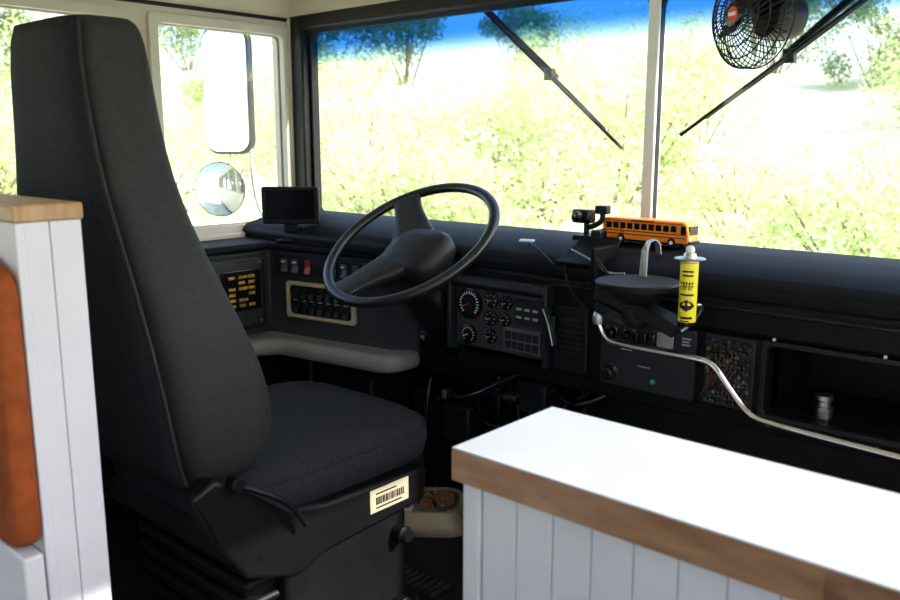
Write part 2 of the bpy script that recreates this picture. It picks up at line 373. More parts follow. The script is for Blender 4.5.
# angled front panel
pn=empty('front_panel',(-1.98,1.44,0),(0,0,math.atan2(.072,.42)),sc)
def rocker(name,x,z,w,h,m):
    boxes(name+'_bezel',[((x-w/2,-.008,z-h/2),(x+w/2,0,z+h/2))],M['blackg'],pn,.0015)
    prism(name,[(-.008,z-h*.42),(-.017,z-h*.40),(-.010,z),(-.013,z+h*.40),(-.008,z+h*.42)],'x',x-w*.36,x+w*.36,m,pn,.001)
plate('upper_strip',(.225,-.004,-.347),.39,.062,.006,.008,'y',M['dgrey'],pn)
for i,x in enumerate((.07,.11,.155,.245,.285,.325,.37)):
    rocker('sw_u%d'%i,x,-.347,.030,.046,M['red'] if i==2 else M['mgrey'])
boxes('sw_marks',[((x-.006,-.019,-.338),(x+.006,-.0135,-.334)) for x in (.07,.11,.245,.285)],M['whitep'],pn)
frame('switch_frame',(.195,-.006,-.443),.222,.082,.014,.011,.016,'y',M['beigep'],pn,.004)
plate('switch_bed',(.195,-.003,-.443),.226,.086,.014,.008,'y',M['blackg'],pn)
for j in range(2):
    for i in range(7):
        x=.105+.030*i; z=-.423-.042*j
        rocker('sw_%d%d'%(j,i),x,z,.024,.034,M['dgrey'])
boxes('switch_labels',[((.097+.030*i,-.0095,-.4455),(.113+.030*i,-.0075,-.442)) for i in range(7)],M['mark'],pn)
# sub dash: a folded bracket plate and cables
br=empty('dash_bracket')
prism('plate',[(1.45,-.250),(1.53,-.222),(1.55,-.205),(1.555,-.21),(1.535,-.228),(1.452,-.256)],'x',-1.00,-.90,M['dash'],br,.002)
boxes('upright',[((-.905,1.44,-.30),(-.895,1.53,-.215))],M['dash'],br,.002)
box('sticker',(-1.13,1.53,-.224),(.035,.014,.003),M['whitep'],br,.001,(math.radians(12),0,.3))
tubes('cables',[[(-.98,1.46,-.25),(-.95,1.42,-.30),(-.90,1.43,-.34)],[(-.90,1.45,-.23),(-.86,1.42,-.25),(-.83,1.44,-.30)],[(-1.1,1.5,-.225),(-1.04,1.46,-.235),(-1.0,1.45,-.26)]],.003,M['black'],br)
tubes('silver_cable',[[(-.97,1.47,-.225),(-.90,1.46,-.245),(-.86,1.43,-.262),(-.82,1.43,-.255)]],.002,M['steel'],br)
# ---------------------------------------------------------------- LCD monitor
mo=empty('lcd_monitor',(-1.912,1.475,-.284),(0,0,math.radians(36)))
boxes('base',[((-.04,-.03,0),(.04,.03,.008))],M['black'],mo,.003)
cyl('stem',(0,0,.006),(0,0,.05),.010,M['black'],mo,.008)
boxes('knuckle',[((-.022,-.012,.026),(.022,.012,.050))],M['black'],mo,.004)
plate('housing',(0,-.004,.103),.164,.104,.007,.022,'y',M['black'],mo,.003)
plate('screen',(0,-.0155,.106),.142,.080,.003,.002,'y',M['screen'],mo,.0005)
# ---------------------------------------------------------------- steering wheel + column
th=math.radians(34); C=Vector((-1.372,1.398,-.234)); Rr=.211
sw=empty('steering_wheel',C,(th,0,0))   # local z = wheel normal
v=[];f=[];N=72;K=12
for i in range(N):
    a=2*math.pi*i/N
    for k in range(K):
        b=2*math.pi*k/K; rr=Rr+.0130*math.cos(b); v.append((rr*math.cos(a),rr*math.sin(a),.0115*math.sin(b)))
for i in range(N):
    for k in range(K):
        f.append((i*K+k,((i+1)%N)*K+k,((i+1)%N)*K+(k+1)%K,i*K+(k+1)%K))
mk('rim',v,f,M['wheel'],sw,smooth=True)
def spoke(name,ang):
    a=math.radians(ang); dr=Vector((math.cos(a),math.sin(a),0)); pr=Vector((-math.sin(a),math.cos(a),0))
    rings=[]
    for t,w,h,z in ((.0,.062,.026,-.034),(.04,.060,.025,-.032),(.08,.050,.021,-.025),(.12,.041,.017,-.016),(.16,.035,.013,-.007),(.195,.037,.010,-.001),(.211,.040,.007,0)):
        rg=[]
        for i in range(20):
            q=2*math.pi*i/20; c,s=math.cos(q),math.sin(q)
            u=w*math.copysign(abs(c)**.6,c); ww=h*math.copysign(abs(s)**.6,s)
            p=dr*t+pr*u; rg.append((p.x,p.y,z+ww))
        rings.append(rg)
    loft(name,rings,M['hub'],sw)
spoke('spoke_1',131); spoke('spoke_2',250)
loft('hub_pad',[sup(0,0,.056,.056,-.105,3),sup(.006,-.002,.074,.072,-.09,3),sup(.010,-.004,.082,.074,-.055,3.5),sup(.010,-.004,.080,.072,-.022,3.5),sup(.006,-.004,.068,.060,-.006,3.5),sup(.0,-.004,.034,.032,-.001,3)],M['hub'],sw)
co=empty('steering_column',C,(th,0,0))
loft('shroud',[sup(0,0,.050,.046,-.34,4),sup(0,0,.058,.052,-.30,4),sup(0,0,.068,.062,-.22,4),sup(0,0,.068,.064,-.14,4),sup(0,0,.056,.054,-.11,3)],M['black'],co)
lathe('boot',(0,0,-.33),(0,0,-.5),[(0,.046),(.015,.050),(.025,.040),(.04,.044),(.05,.036),(.07,.038),(.08,.026),(.30,.021)],M['black'],co)
tube('turn_lever',[(-.04,0,-.13),(-.10,0,-.12),(-.18,.01,-.10)],.006,M['black'],co)
lathe('tilt_knob',(.06,-.02,-.17),(.10,-.02,-.17),[(0,.010),(.015,.010),(.018,.014),(.03,.014)],M['black'],co)
boxes('collar',[((-.072,-.058,-.285),(.072,.066,-.255))],M['blackm'],co,.008)
boxes('bracket',[((-.03,.03,-.30),(.03,.10,-.22))],M['blackm'],co,.005)
boxes('clamp_bolts',[((-.06,-.064,-.278),(-.05,-.056,-.264)),((.048,-.064,-.278),(.058,-.056,-.264))],M['steel'],co,.002)
# pedals
pd=empty('foot_pedals')
for i,(x,w,h) in enumerate(((-1.31,.07,.06),(-1.16,.06,.14))):
    box('pad_%d'%i,(x,1.57,-.95),(w,.015,h),M['black'],pd,.005,(math.radians(-35),0,0))
    tube('arm_%d'%i,[(x,1.585,-.95),(x,1.65,-.88),(x,1.69,-.72)],.009,M['blackm'],pd)
# pipes, hoses and wiring bundle beneath the dash (part of the dashboard)
tubes('hoses',[[(-1.22,1.66,-.50),(-1.24,1.62,-.65),(-1.18,1.66,-.85),(-1.20,1.70,-1.03)],[(-1.32,1.70,-.45),(-1.27,1.60,-.62),(-1.3,1.66,-.8),(-1.28,1.71,-1.0)],
   [(-1.12,1.66,-.52),(-1.08,1.58,-.60),(-.98,1.58,-.60),(-.90,1.66,-.52)],[(-1.56,1.68,-.62),(-1.54,1.62,-.74),(-1.57,1.66,-.88),(-1.56,1.70,-1.0)],
   [(-1.45,1.66,-.58),(-1.40,1.56,-.66),(-1.28,1.54,-.63),(-1.18,1.60,-.55)],[(-1.48,1.70,-.66),(-1.36,1.62,-.74),(-1.2,1.64,-.72),(-1.05,1.70,-.6)]],.010,M['blackg'],d)
tubes('wiring',[[(-1.4+.05*i,1.70,-.5),(-1.38+.06*i,1.60+.01*i,-.62-.02*i),(-1.36+.05*i,1.70,-.8)] for i in range(7)]+[[(-1.5+.03*i,1.66,-.60),(-1.42+.05*i,1.55+.01*i,-.60-.03*i),(-1.25+.05*i,1.62,-.54)] for i in range(5)],.004,M['dgrey'],d)
boxes('junction_boxes',[((-1.47,1.62,-.80),(-1.38,1.71,-.70)),((-1.20,1.60,-.66),(-1.12,1.70,-.58)),((-1.62,1.66,-.82),(-1.52,1.72,-.70))],M['dgrey'],d,.006)
boxes('hose_clamps',[((-1.255,1.605,-.64),(-1.215,1.635,-.63)),((-1.42,1.56,-.665),(-1.405,1.59,-.64))],M['steel'],d,.002)
boxes('heater_box',[((-1.9,1.55,-.98),(-1.68,1.72,-.66))],M['blackm'],d,.01)
# ---------------------------------------------------------------- driver seat
ds=empty('driver_seat')
SX=-1.385
secs=[(-.575,.695,.800,.205),(-.56,.67,.835,.225),(-.52,.652,.862,.236),(-.46,.642,.870,.239),(-.38,.63,.850,.236),(-.30,.618,.815,.230),(-.22,.608,.780,.214),(-.14,.600,.752,.190),(-.06,.595,.735,.163),(.02,.592,.727,.145),(.10,.590,.722,.134),(.155,.592,.717,.127),(.18,.597,.708,.118),(.190,.610,.695,.102)]
rings=[]
for z,y0,y1,hw in secs:
    rings.append(sup(SX,(y0+y1)/2,hw,(y1-y0)/2,z,4.5,48))
bk=loft('backrest',rings,M['fabric3'],ds,sub=1)
# rear shell panel, slightly proud, in the coarser fabric
v=[];f=[];nn=11
for z,y0,y1,hw in secs[1:-1]:
    for i in range(nn):
        u=-1+2*i/(nn-1); x=SX+u*hw*.93
        v.append((x,y0-.0035+.012*abs(u)**6,z))
for k in range(len(secs)-3):
    for i in range(nn-1):
        a=k*nn+i; f.append((a,a+1,a+nn+1,a+nn))
bp=mk('back_panel',v,f,M['fabric'],ds,smooth=True)
so=bp.modifiers.new('solid','SOLIDIFY'); so.thickness=.006
for sg,nm in ((1,'r'),(-1,'l')):
    tube('seam_'+nm,[(SX+sg*hw*.945,y0+.006,z) for z,y0,y1,hw in secs[1:-1]],.003,M['fabric3'],ds)
# cushion
cx,cy=-1.385,1.0
loft('cushion',[sup(cx,cy,.215,.25,-.665,5,48),sup(cx,cy,.24,.272,-.65,5,48),sup(cx,cy,.245,.278,-.62,5,48),sup(cx,cy,.243,.276,-.592,5,48),sup(cx,cy,.225,.258,-.574,4.5,48),sup(cx,cy,.17,.20,-.566,4,48),sup(cx,cy,.08,.1,-.566,3,48)],M['fabric2'],ds)
tube('cushion_piping',[p for p in sup(cx,cy,.241,.274,-.590,5,48)],.0035,M['fabric2'],ds,cyclic=True)
# side bracket + skirt
prism('side_bracket',[(.655,-.56),(.70,-.66),(.75,-.735),(.86,-.775),(.93,-.75),(1.19,-.735),(1.20,-.665),(.93,-.655),(.85,-.64),(.76,-.57),(.70,-.54)],'x',-1.175,-1.13,M['black'],ds,.008,3)
prism('side_bracket_far',[(.655,-.56),(.70,-.66),(.75,-.735),(.86,-.775),(.93,-.75),(1.19,-.735),(1.20,-.665),(.93,-.655),(.85,-.64),(.76,-.57),(.70,-.54)],'x',-1.63,-1.60,M['black'],ds,.008,3)
boxes('seat_pan',[((-1.60,.74,-.72),(-1.175,1.24,-.66))],M['blackm'],ds,.008)
boxes('pedestal',[((-1.56,.80,-.98),(-1.20,1.18,-.715))],M['blackm'],ds,.012)
boxes('pedestal_foot',[((-1.60,.76,FL),(-1.17,1.22,-.975))],M['blackm'],ds,.008)
boxes('pedestal_panel',[((-1.20,.86,-.97),(-1.165,1.17,-.745))],M['blackm'],ds,.010)
boxes('pedestal_bellows',[((-1.575,.785,-.80-.04*i),(-1.187,1.18,-.78-.04*i)) for i in range(5)],M['black'],ds,.008)
boxes('label_sticker',[((-1.131,1.035,-.715),(-1.1285,1.14,-.668))],M['paper'],ds)
bars=[];y=1.05
while y<1.125:
    w=random.choice((.001,.002,.003)); bars.append(((-1.1287,y,-.70),(-1.1277,y+w,-.685))); y+=w+random.choice((.0015,.0025))
bars+=[((-1.1287,1.05,-.679),(-1.1277,1.105,-.6765)),((-1.1287,1.05,-.708),(-1.1277,1.12,-.7055))]
boxes('barcode',bars,M['blackg'],ds)
tube('recline_lever',[(-1.135,.73,-.555),(-1.11,.77,-.575),(-1.10,.83,-.615),(-1.105,.86,-.665)],.005,M['black'],ds)
lathe('lever_pivot',(-1.13,.73,-.552),(-1.10,.73,-.552),[(0,.013),(.02,.013),(.024,.010)],M['black'],ds)
for i,(y,z) in enumerate(((.79,-.70),(.83,-.96),(1.14,-.80),(1.14,-.96))):
    lathe('bolt_%d'%i,(-1.17,y,z),(-1.12,y,z),[(0,.018),(.03,.018),(.034,.014),(.042,.012)],M['black'],ds)
tube('side_knob_rod',[(-1.18,.80,-.86),(-1.12,.79,-.86),(-1.10,.78,-.85)],.007,M['steel'],ds)
# seat belt hanging at the B-post
sb=empty('seat_belt')
prism('strap',[(.70,.10),(.742,.10),(.79,-.35),(.75,-.35)],'x',XL+.02,XL+.024,M['black'],sb,.001)
boxes('anchor',[((XL,.69,.08),(XL+.03,.75,.15))],M['black'],sb,.006)
boxes('buckle',[((XL+.01,.745,-.40),(XL+.04,.80,-.30))],M['black'],sb,.006)
# ---------------------------------------------------------------- partition walls
def bead_x(lst,x0,x1,y0,y1,z0,z1,w=.062,g=.0018):
    x=x0
    while x<x1-.001:
        e=min(x+w,x1); lst.append(((x,y0,z0),(e-g,y1,z1))); x=e
rp=empty('partition_counter')
x0,x1=-.622,XR-.003
boxes('core',[((x0+.012,.7235,FL),(x1,.895,-.398))],M['white'],rp)
l=[]; bead_x(l,x0+.033,x1,.720,.724,FL,-.398,.05); boxes('beadboard_front',l,M['white'],rp,.001)
l=[]; bead_x(l,x0+.033,x1,.895,.901,FL,-.398,.05); boxes('beadboard_back',l,M['white'],rp,.001)
boxes('corner_trim',[((x0+.004,.716,FL),(x0+.030,.908,-.398))],M['white'],rp,.003)
# butcher block cap laid up from staves of slightly different tone
st={'wood':[],'wood2':[],'wood3':[]}
rs=random.Random(5)
for (ya,yb) in ((.708,.750),(.750,.792),(.792,.834),(.834,.876),(.876,.915)):
    x=x0-.006
    while x<x1-.001:
        e=min(x1,x+rs.uniform(.10,.26))
        if x1-e<.04: e=x1
        k=rs.choice(('wood','wood','wood3','wood2','wood'))
        st[k].append(((x,ya,-.399),(e,yb,-.3605))); x=e
for k,l in st.items():
    if l: boxes('cap_staves_'+k,l,M[k],rp)
boxes('painted_top',[((x0-.006,.708,-.3605),(x1,.915,-.3580))],M['top'],rp,.0010)
lp=empty('partition_wall')
X1=-1.05
boxes('core',[((XL,.412,FL),(X1-.006,.478,-.098))],M['white'],lp)
boxes('end_board',[((X1-.010,.41,FL),(X1,.4405,-.098)),((X1-.010,.4418,FL),(X1-.001,.481,-.098))],M['white'],lp,.0015)
l=[]; bead_x(l,XL,X1-.045,.404,.412,FL,-.098,.085); boxes('beadboard',l,M['white'],lp,.002)
boxes('corner_board',[((X1-.043,.400,FL),(X1,.412,-.098))],M['white'],lp,.002)
boxes('wood_cap',[((XL,.398,-.098),(X1+.002,.484,-.0765))],M['woodl'],lp,.003)
bn=empty('bench_sofa')
boxes('base',[((-2.14,.02,FL),(-1.062,.398,-.66))],M['white'],bn,.003)
boxes('edge_rail',[((-2.14,.372,-.655),(-1.050,.398,-.520)),((-1.085,.02,-.70),(-1.050,.398,-.64))],M['white'],bn,.004)
bc=loft('orange_cushion',[[ (p[0],p[2],p[1]+.006*math.sin(p[0]*9)) for p in sup(-1.595,-.332,.549*s,.186*s2,yy,18,96)] for yy,s,s2 in ((.366,.990,.962),(.371,.997,.988),(.380,1,1),(.393,.999,.994),(.398,.99,.97))],M['orange'],bn)
# ---------------------------------------------------------------- door control arm (chrome)
da=empty('door_control_arm')
Y0=1.36
tube('rod',[(-.832,Y0,-.338),(-.828,Y0,-.352),(-.812,Y0,-.374),(-.79,Y0,-.379),(-.72,Y0,-.379),(-.64,Y0,-.379),(-.61,Y0,-.380),(-.594,Y0,-.389),(-.575,Y0,-.412),(-.545,Y0,-.446),(-.525,Y0,-.462),(-.50,Y0,-.467),(-.40,Y0,-.471),(-.1,Y0,-.482),(.26,Y0,-.495)],.0058,M['chrome'],da)
lathe('tip',(-.832,Y0,-.345),(-.832,Y0,-.31),[(0,.010),(.012,.012),(.02,.010),(.028,.006)],M['steel'],da)
boxes('wall_bracket',[((.24,1.33,-.53),(XR,1.39,-.46))],M['blackm'],da,.004)
# round tray with its swivel mount
ty=empty('swivel_tray')
tc=Vector((-.757,1.37,-.256))
lathe('disc',tc+Vector((0,0,-.014)),tc+Vector((0,0,1)),[(0,.066),(.003,.076),(.012,.078),(.015,.076),(.0155,.068),(.0150,.066)],M['black'],ty,n=48)
lathe('flange',tc+Vector((0,0,-.040)),tc,[(0,.030),(.006,.040),(.012,.045),(.027,.048)],M['black'],ty)
lathe('swivel_hub',tc+Vector((0,0,-.085)),tc,[(0,.020),(.01,.026),(.035,.026),(.046,.020)],M['black'],ty)
def arm(name,pts,w,h,m):
    rings=[]
    for i,p in enumerate(pts):
        p=Vector(p); q=Vector(pts[min(i+1,len(pts)-1)])-Vector(pts[max(i-1,0)]); q.normalize()
        s=q.cross(Vector((0,0,1))).normalized(); u=s.cross(q)
        rings.append([p+s*a*w/2+u*b*h/2 for a,b in ((1,1),(-1,1),(-1,-1),(1,-1))])
    o=loft(name,rings,m,ty,smooth=False); b=o.modifiers.new('b','BEVEL'); b.width=.003; b.segments=2; b.limit_method='ANGLE'
arm('arm_a',[(-.835,1.37,-.285),(-.80,1.37,-.291),(-.75,1.37,-.306),(-.70,1.37,-.322),(-.668,1.37,-.335)],.05,.026,M['black'])
arm('arm_b',[(-.835,1.37,-.310),(-.81,1.37,-.320),(-.77,1.38,-.345),(-.76,1.45,-.352)],.04,.022,M['black'])
arm('silver_hook',[(-.775,1.42,-.262),(-.775,1.425,-.205),(-.772,1.432,-.190),(-.765,1.440,-.186),(-.762,1.448,-.194),(-.760,1.452,-.215)],.016,.003,M['steel'])
# yellow spray can clipped to the tray arm
yc=empty('spray_can')
X,Y=-.650,1.355
lathe('body',(X,Y,-.318),(X,Y,1),[(0,.012),(.002,.0155),(.108,.0155),(.112,.012)],M['yellow'],yc)
lathe('collar',(X,Y,-.207),(X,Y,1),[(0,.0165),(.004,.0165),(.006,.012),(.014,.010)],M['steel'],yc)
lathe('cap',(X,Y,-.195),(X,Y,1),[(0,.005),(.006,.008),(.012,.007),(.015,.004)],M['whitep'],yc)
lathe('base_ring',(X,Y,-.321),(X,Y,1),[(0,.014),(.004,.0165),(.008,.0165)],M['blackg'],yc)
lathe('top_ring',(X,Y,-.204),(X,Y,1),[(0,.025),(.0015,.027),(.003,.025)],M['steel'],yc)
v=[];f=[]
def patch(a0,a1,z0,z1,r=.0158,n=6):
    k=len(v)
    for i in range(n+1):
        a=math.radians(a0+(a1-a0)*i/n)
        v.append((X+r*math.cos(a),Y+r*math.sin(a),z0)); v.append((X+r*math.cos(a),Y+r*math.sin(a),z1))
    for i in range(n): f.append((k+2*i,k+2*i+2,k+2*i+3,k+2*i+1))
for zz in (-.225,-.232): patch(-110,-35,zz,zz+.003)
for s in range(5):   # lettering
    a=-118+18*s
    patch(a,a+4,-.256,-.242); patch(a,a+12,-.2455,-.242); patch(a,a+12,-.2505,-.248)
    if s%2: patch(a+8,a+12,-.256,-.242)
patch(-118,-28,-.266,-.2625)
for i in range(8):
    zc=-.293+.0025*i
    aw=math.degrees(.012*math.sin(math.pi*(i+.5)/8)/.0158)*1.2
    if i in (4,5):
        patch(-72-aw,-72-aw*.55,zc,zc+.0025); patch(-72-aw*.15,-72+aw*.15,zc,zc+.0025); patch(-72+aw*.55,-72+aw,zc,zc+.0025)
    else: patch(-72-aw,-72+aw,zc,zc+.0025)
patch(-112,-30,-.307,-.303); patch(-112,-50,-.312,-.310)
mk('print',v,f,M['blackg'],yc)
tube('clip',[(X+.012,Y+.012,-.285),(X+.02,Y+.03,-.285),(X-.01,Y+.035,-.33),(X-.02,Y+.02,-.338)],.003,M['steel'],yc)
# ---------------------------------------------------------------- toy school bus
tb=empty('toy_school_bus',(-.868,1.61,-.2175),(0,0,math.radians(-2)))
L=.205
prism('body',[(-L/2,.008),(L/2-.004,.008),(L/2,.012),(L/2,.030),(L/2-.004,.047),(L/2-.012,.053),(-L/2+.008,.053),(-L/2,.047)],'y',-.022,.022,M['busy'],tb,.005,3)
boxes('windows',[((-L/2+.010+.0172*i,-.0232,.031),(-L/2+.0235+.0172*i,.0232,.044)) for i in range(10)],M['blackg'],tb,.001)
boxes('front_glass',[((L/2-.017,-.0233,.028),(L/2-.005,.0233,.045)),((L/2-.004,-.017,.026),(L/2+.0012,.017,.044))],M['blackg'],tb,.001)
boxes('stripes',[((-L/2+.004,-.0229,.026),(L/2-.006,.0229,.0275)),((-L/2+.004,-.0229,.019),(L/2-.006,.0229,.0205)),((-L/2+.004,-.0229,.047),(L/2-.012,.0229,.048))],M['blackg'],tb)
boxes('lettering',[((-.03+.006*i,-.0228,.0485),(-.026+.006*i,.0228,.0508)) for i in range(9)],M['blackg'],tb)
boxes('bumpers',[((L/2,-.021,.007),(L/2+.004,.021,.014)),((-L/2-.004,-.021,.007),(-L/2,.021,.014)),((-L/2+.01,-.020,.004),(L/2-.01,.020,.009))],M['blackg'],tb,.001)
boxes('stop_sign',[((-.055,-.026,.022),(-.047,-.023,.030))],M['redl'],tb,.001)
boxes('headlights',[((L/2,s*.016-.003,.016),(L/2+.002,s*.016+.003,.022)) for s in (-1,1)],M['whitep'],tb)
for i,x in enumerate((-.055,.065)):
    for s in (-1,1):
        lathe('wheel_%d%d'%(i,s),(x,s*.014,.0095),(x,s*1,.0095),[(0,.0095),(.008,.0095),(.0095,.0085)],M['black'],tb)
        lathe('hubcap_%d%d'%(i,s),(x,s*.022,.0095),(x,s*1,.0095),[(0,.0045),(.002,.004)],M['whitep'],tb)
# dash cam
dc=empty('dash_camera')
boxes('base',[((-1.03,1.56,-.218),(-.965,1.61,-.206))],M['black'],dc,.003)
boxes('body',[((-1.035,1.565,-.180),(-.99,1.595,-.150))],M['blackg'],dc,.004)
lathe('lens',(-1.015,1.565,-.165),(-1.025,1.53,-.165),[(0,.012),(.012,.012),(.014,.009)],M['blackg'],dc)
cyl('stem',(-1.005,1.58,-.208),(-1.005,1.58,-.175),.006,M['black'],dc)
tube('joint_arm',[(-1.005,1.58,-.19),(-.98,1.58,-.185),(-.96,1.58,-.165),(-.967,1.58,-.150)],.006,M['black'],dc)
boxes('clamp',[((-.985,1.565,-.212),(-.96,1.595,-.193)),((-.98,1.57,-.158),(-.95,1.59,-.140))],M['black'],dc,.003)
cyl('suction',(-.99,1.595,-.212),(-.965,1.595,-.200),.012,M['black'],dc)
# ---------------------------------------------------------------- fan on the header
fn=empty('dashboard_fan',(-.632,1.49,.214),(0,0,math.atan2(-.89,-.45)))  # local +x = facing
R0=.090
tubes('cage_rings',[[(xo,r*math.cos(2*math.pi*i/40),r*math.sin(2*math.pi*i/40)) for i in range(41)] for xo,r in ((.0,R0),(-.022,R0),(.016,R0*.82),(.024,R0*.60),(.028,R0*.40))],.0015,M['blackm'],fn,smooth=False)
tubes('cage_spokes',[[(.028,.018*math.cos(a),.018*math.sin(a)),(.028,R0*.4*math.cos(a+.2),R0*.4*math.sin(a+.2)),(.024,R0*.6*math.cos(a+.35),R0*.6*math.sin(a+.35)),(.016,R0*.82*math.cos(a+.5),R0*.82*math.sin(a+.5)),(0,R0*math.cos(a+.6),R0*math.sin(a+.6)),(-.022,R0*math.cos(a+.6),R0*math.sin(a+.6)),(-.036,R0*.6*math.cos(a+.5),R0*.6*math.sin(a+.5)),(-.038,.02*math.cos(a),.02*math.sin(a))] for a in [2*math.pi*i/42 for i in range(42)]],.0011,M['blackm'],fn)
lathe('badge',(.026,0,0),(1,0,0),[(0,.022),(.004,.022),(.006,.019)],M['blackg'],fn)
lathe('badge_red',(.0305,0,0),(1,0,0),[(0,.0135),(.003,.0125)],M['redl'],fn)
boxes('badge_text',[((.0325,-.009,-.003),(.0345,.009,.003))],M['whitep'],fn)
lathe('motor',(-.030,0,0),(-1,0,0),[(0,.020),(.008,.036),(.055,.040),(.072,.036),(.08,.022)],M['black'],fn)
for i in range(4):
    a=math.pi/2*i+.3; v=[];f=[]
    for k in range(7):
        r=.016+.064*k/6; w=.016+.020*math.sin(math.pi*(k+1)/8)
        for s in (-1,1):
            aa=a+s*w/r*.55*.8; v.append((s*.008-.004,r*math.cos(aa),r*math.sin(aa)))
    for k in range(6): f.append((2*k,2*k+1,2*k+3,2*k+2))
    mk('blade_%d'%i,v,f,M['blackg'],fn,smooth=True)
tube('bracket_arm',[(-.06,0,.0),(-.065,0,.06),(-.075,0,.11),(-.12,0,.14),(-.17,-.02,.16)],.007,M['black'],fn)
lathe('mount',(-.15,-.02,.16),(-1,-.02,.16),[(0,.03),(.03,.03)],M['black'],fn)
# ---------------------------------------------------------------- wipers (outside)
def wiper(arm_pts,b0,b1,nm='windshield_wiper'):
    w=empty(nm)
    tube('arm',arm_pts,.008,M['black'],w,smooth=False)
    tube('blade_rubber',[b0,b1],.0040,M['black'],w)
    B0=Vector(b0);B1=Vector(b1); off=Vector((0,.012,0))
    tube('bridge',[tuple(B0.lerp(B1,.12)+off*.4),tuple(B0.lerp(B1,.35)+off),tuple(B0.lerp(B1,.65)+off),tuple(B0.lerp(B1,.88)+off*.4)],.005,M['black'],w,smooth=False)
    m=B0.lerp(B1,.5); boxes('clip',[((m.x-.012,m.y,m.z-.014),(m.x+.012,m.y+.02,m.z+.014))],M['black'],w,.003)
    return w
wiper([(-1.52,1.785,.40),(-1.45,1.775,.330),(-1.225,1.77,.150)],(-1.45,1.745,.335),(-1.020,1.745,-.020))
wiper([(-.40,1.785,.40),(-.48,1.775,.325),(-.66,1.77,.175)],(-.43,1.745,.32),(-.875,1.745,.01))
# ---------------------------------------------------------------- exterior mirror
mr=empty('side_mirror')
r1=empty('mirror_head',(-2.56,1.71,.165),(0,0,math.radians(26)),mr)
plate('shell',(0,.02,0),.184,.43,.05,.035,'y',M['dgrey'],r1,.01); plate('glass',(0,.0,0),.166,.412,.045,.006,'y',M['mirror'],r1)
r2=empty('convex_head',(-2.565,1.67,-.170),(0,0,math.radians(30)),mr)
lathe('bowl',(0,.03,0),(0,-1,0),[(0,.05),(.015,.090),(.03,.095)],M['dgrey'],r2); lathe('convex_glass',(0,.0,0),(0,-1,0),[(0,.092),(.006,.077),(.010,.048),(.012,.015)],M['mirror'],r2)
tubes('mirror_frame',[[(-2.50,1.78,.42),(-2.50,1.76,.10),(-2.50,1.76,-.20),(-2.45,1.80,-.32),(-2.22,1.84,-.36)],[(-2.50,1.78,.42),(-2.38,1.82,.44),(-2.22,1.84,.44)]],.006,M['steel'],mr)
# ---------------------------------------------------------------- pet bowl
pb=empty('pet_bowl',(-1.505,1.61,FL),(0,0,math.radians(38)))
def rr(w,h,r,z): return [(p[0],p[1],z) for p in rrect(w,h,r,6)]
W,H=.175,.18
rings=[rr(W+.03,H+.03,.05,0.0),rr(W+.02,H+.02,.05,.03),rr(W,H,.05,.06),rr(W-.012,H-.012,.045,.063),rr(W-.03,H-.03,.04,.054),rr(W-.04,H-.04,.04,.048)]
loft('tray',rings,M['beigep'],pb)
lathe('steel_bowl',(.010,.004,.049),(.010,.004,1),[(0,.060),(.014,.065),(.017,.067),(.016,.062),(.004,.054)],M['steel'],pb,n=40)
lathe('water_cup',(-.065,-.055,.049),(-.065,-.055,1),[(0,.018),(.018,.022),(.020,.021),(.008,.016)],M['whitep'],pb)
lathe('teal_dot',(-.065,-.055,.058),(-.065,-.055,1),[(0,.014),(.002,.012)],M['teal'],pb)
bm=bmesh.new()
for i in range(230):
    a=random.uniform(0,6.28); r=.055*math.sqrt(random.random())
    bmesh.ops.create_icosphere(bm,subdivisions=1,radius=.0050,matrix=Matrix.Translation((.010+r*math.cos(a),.004+r*math.sin(a),.058+random.uniform(0,.006)+.008*(1-r/.055))))
me=bpy.data.meshes.new('kibble'); bm.to_mesh(me); bm.free(); obj('kibble',me,M['kibble'],pb,True)
fp=empty('floor_vent')
boxes('frame',[((-1.38,1.30,FL),(-1.20,1.38,FL+.006))],M['blackm'],fp,.002)
boxes('slats',[((-1.37+.02*i,1.31,FL+.006),(-1.36+.02*i,1.37,FL+.010)) for i in range(8)],M['steel'],fp)
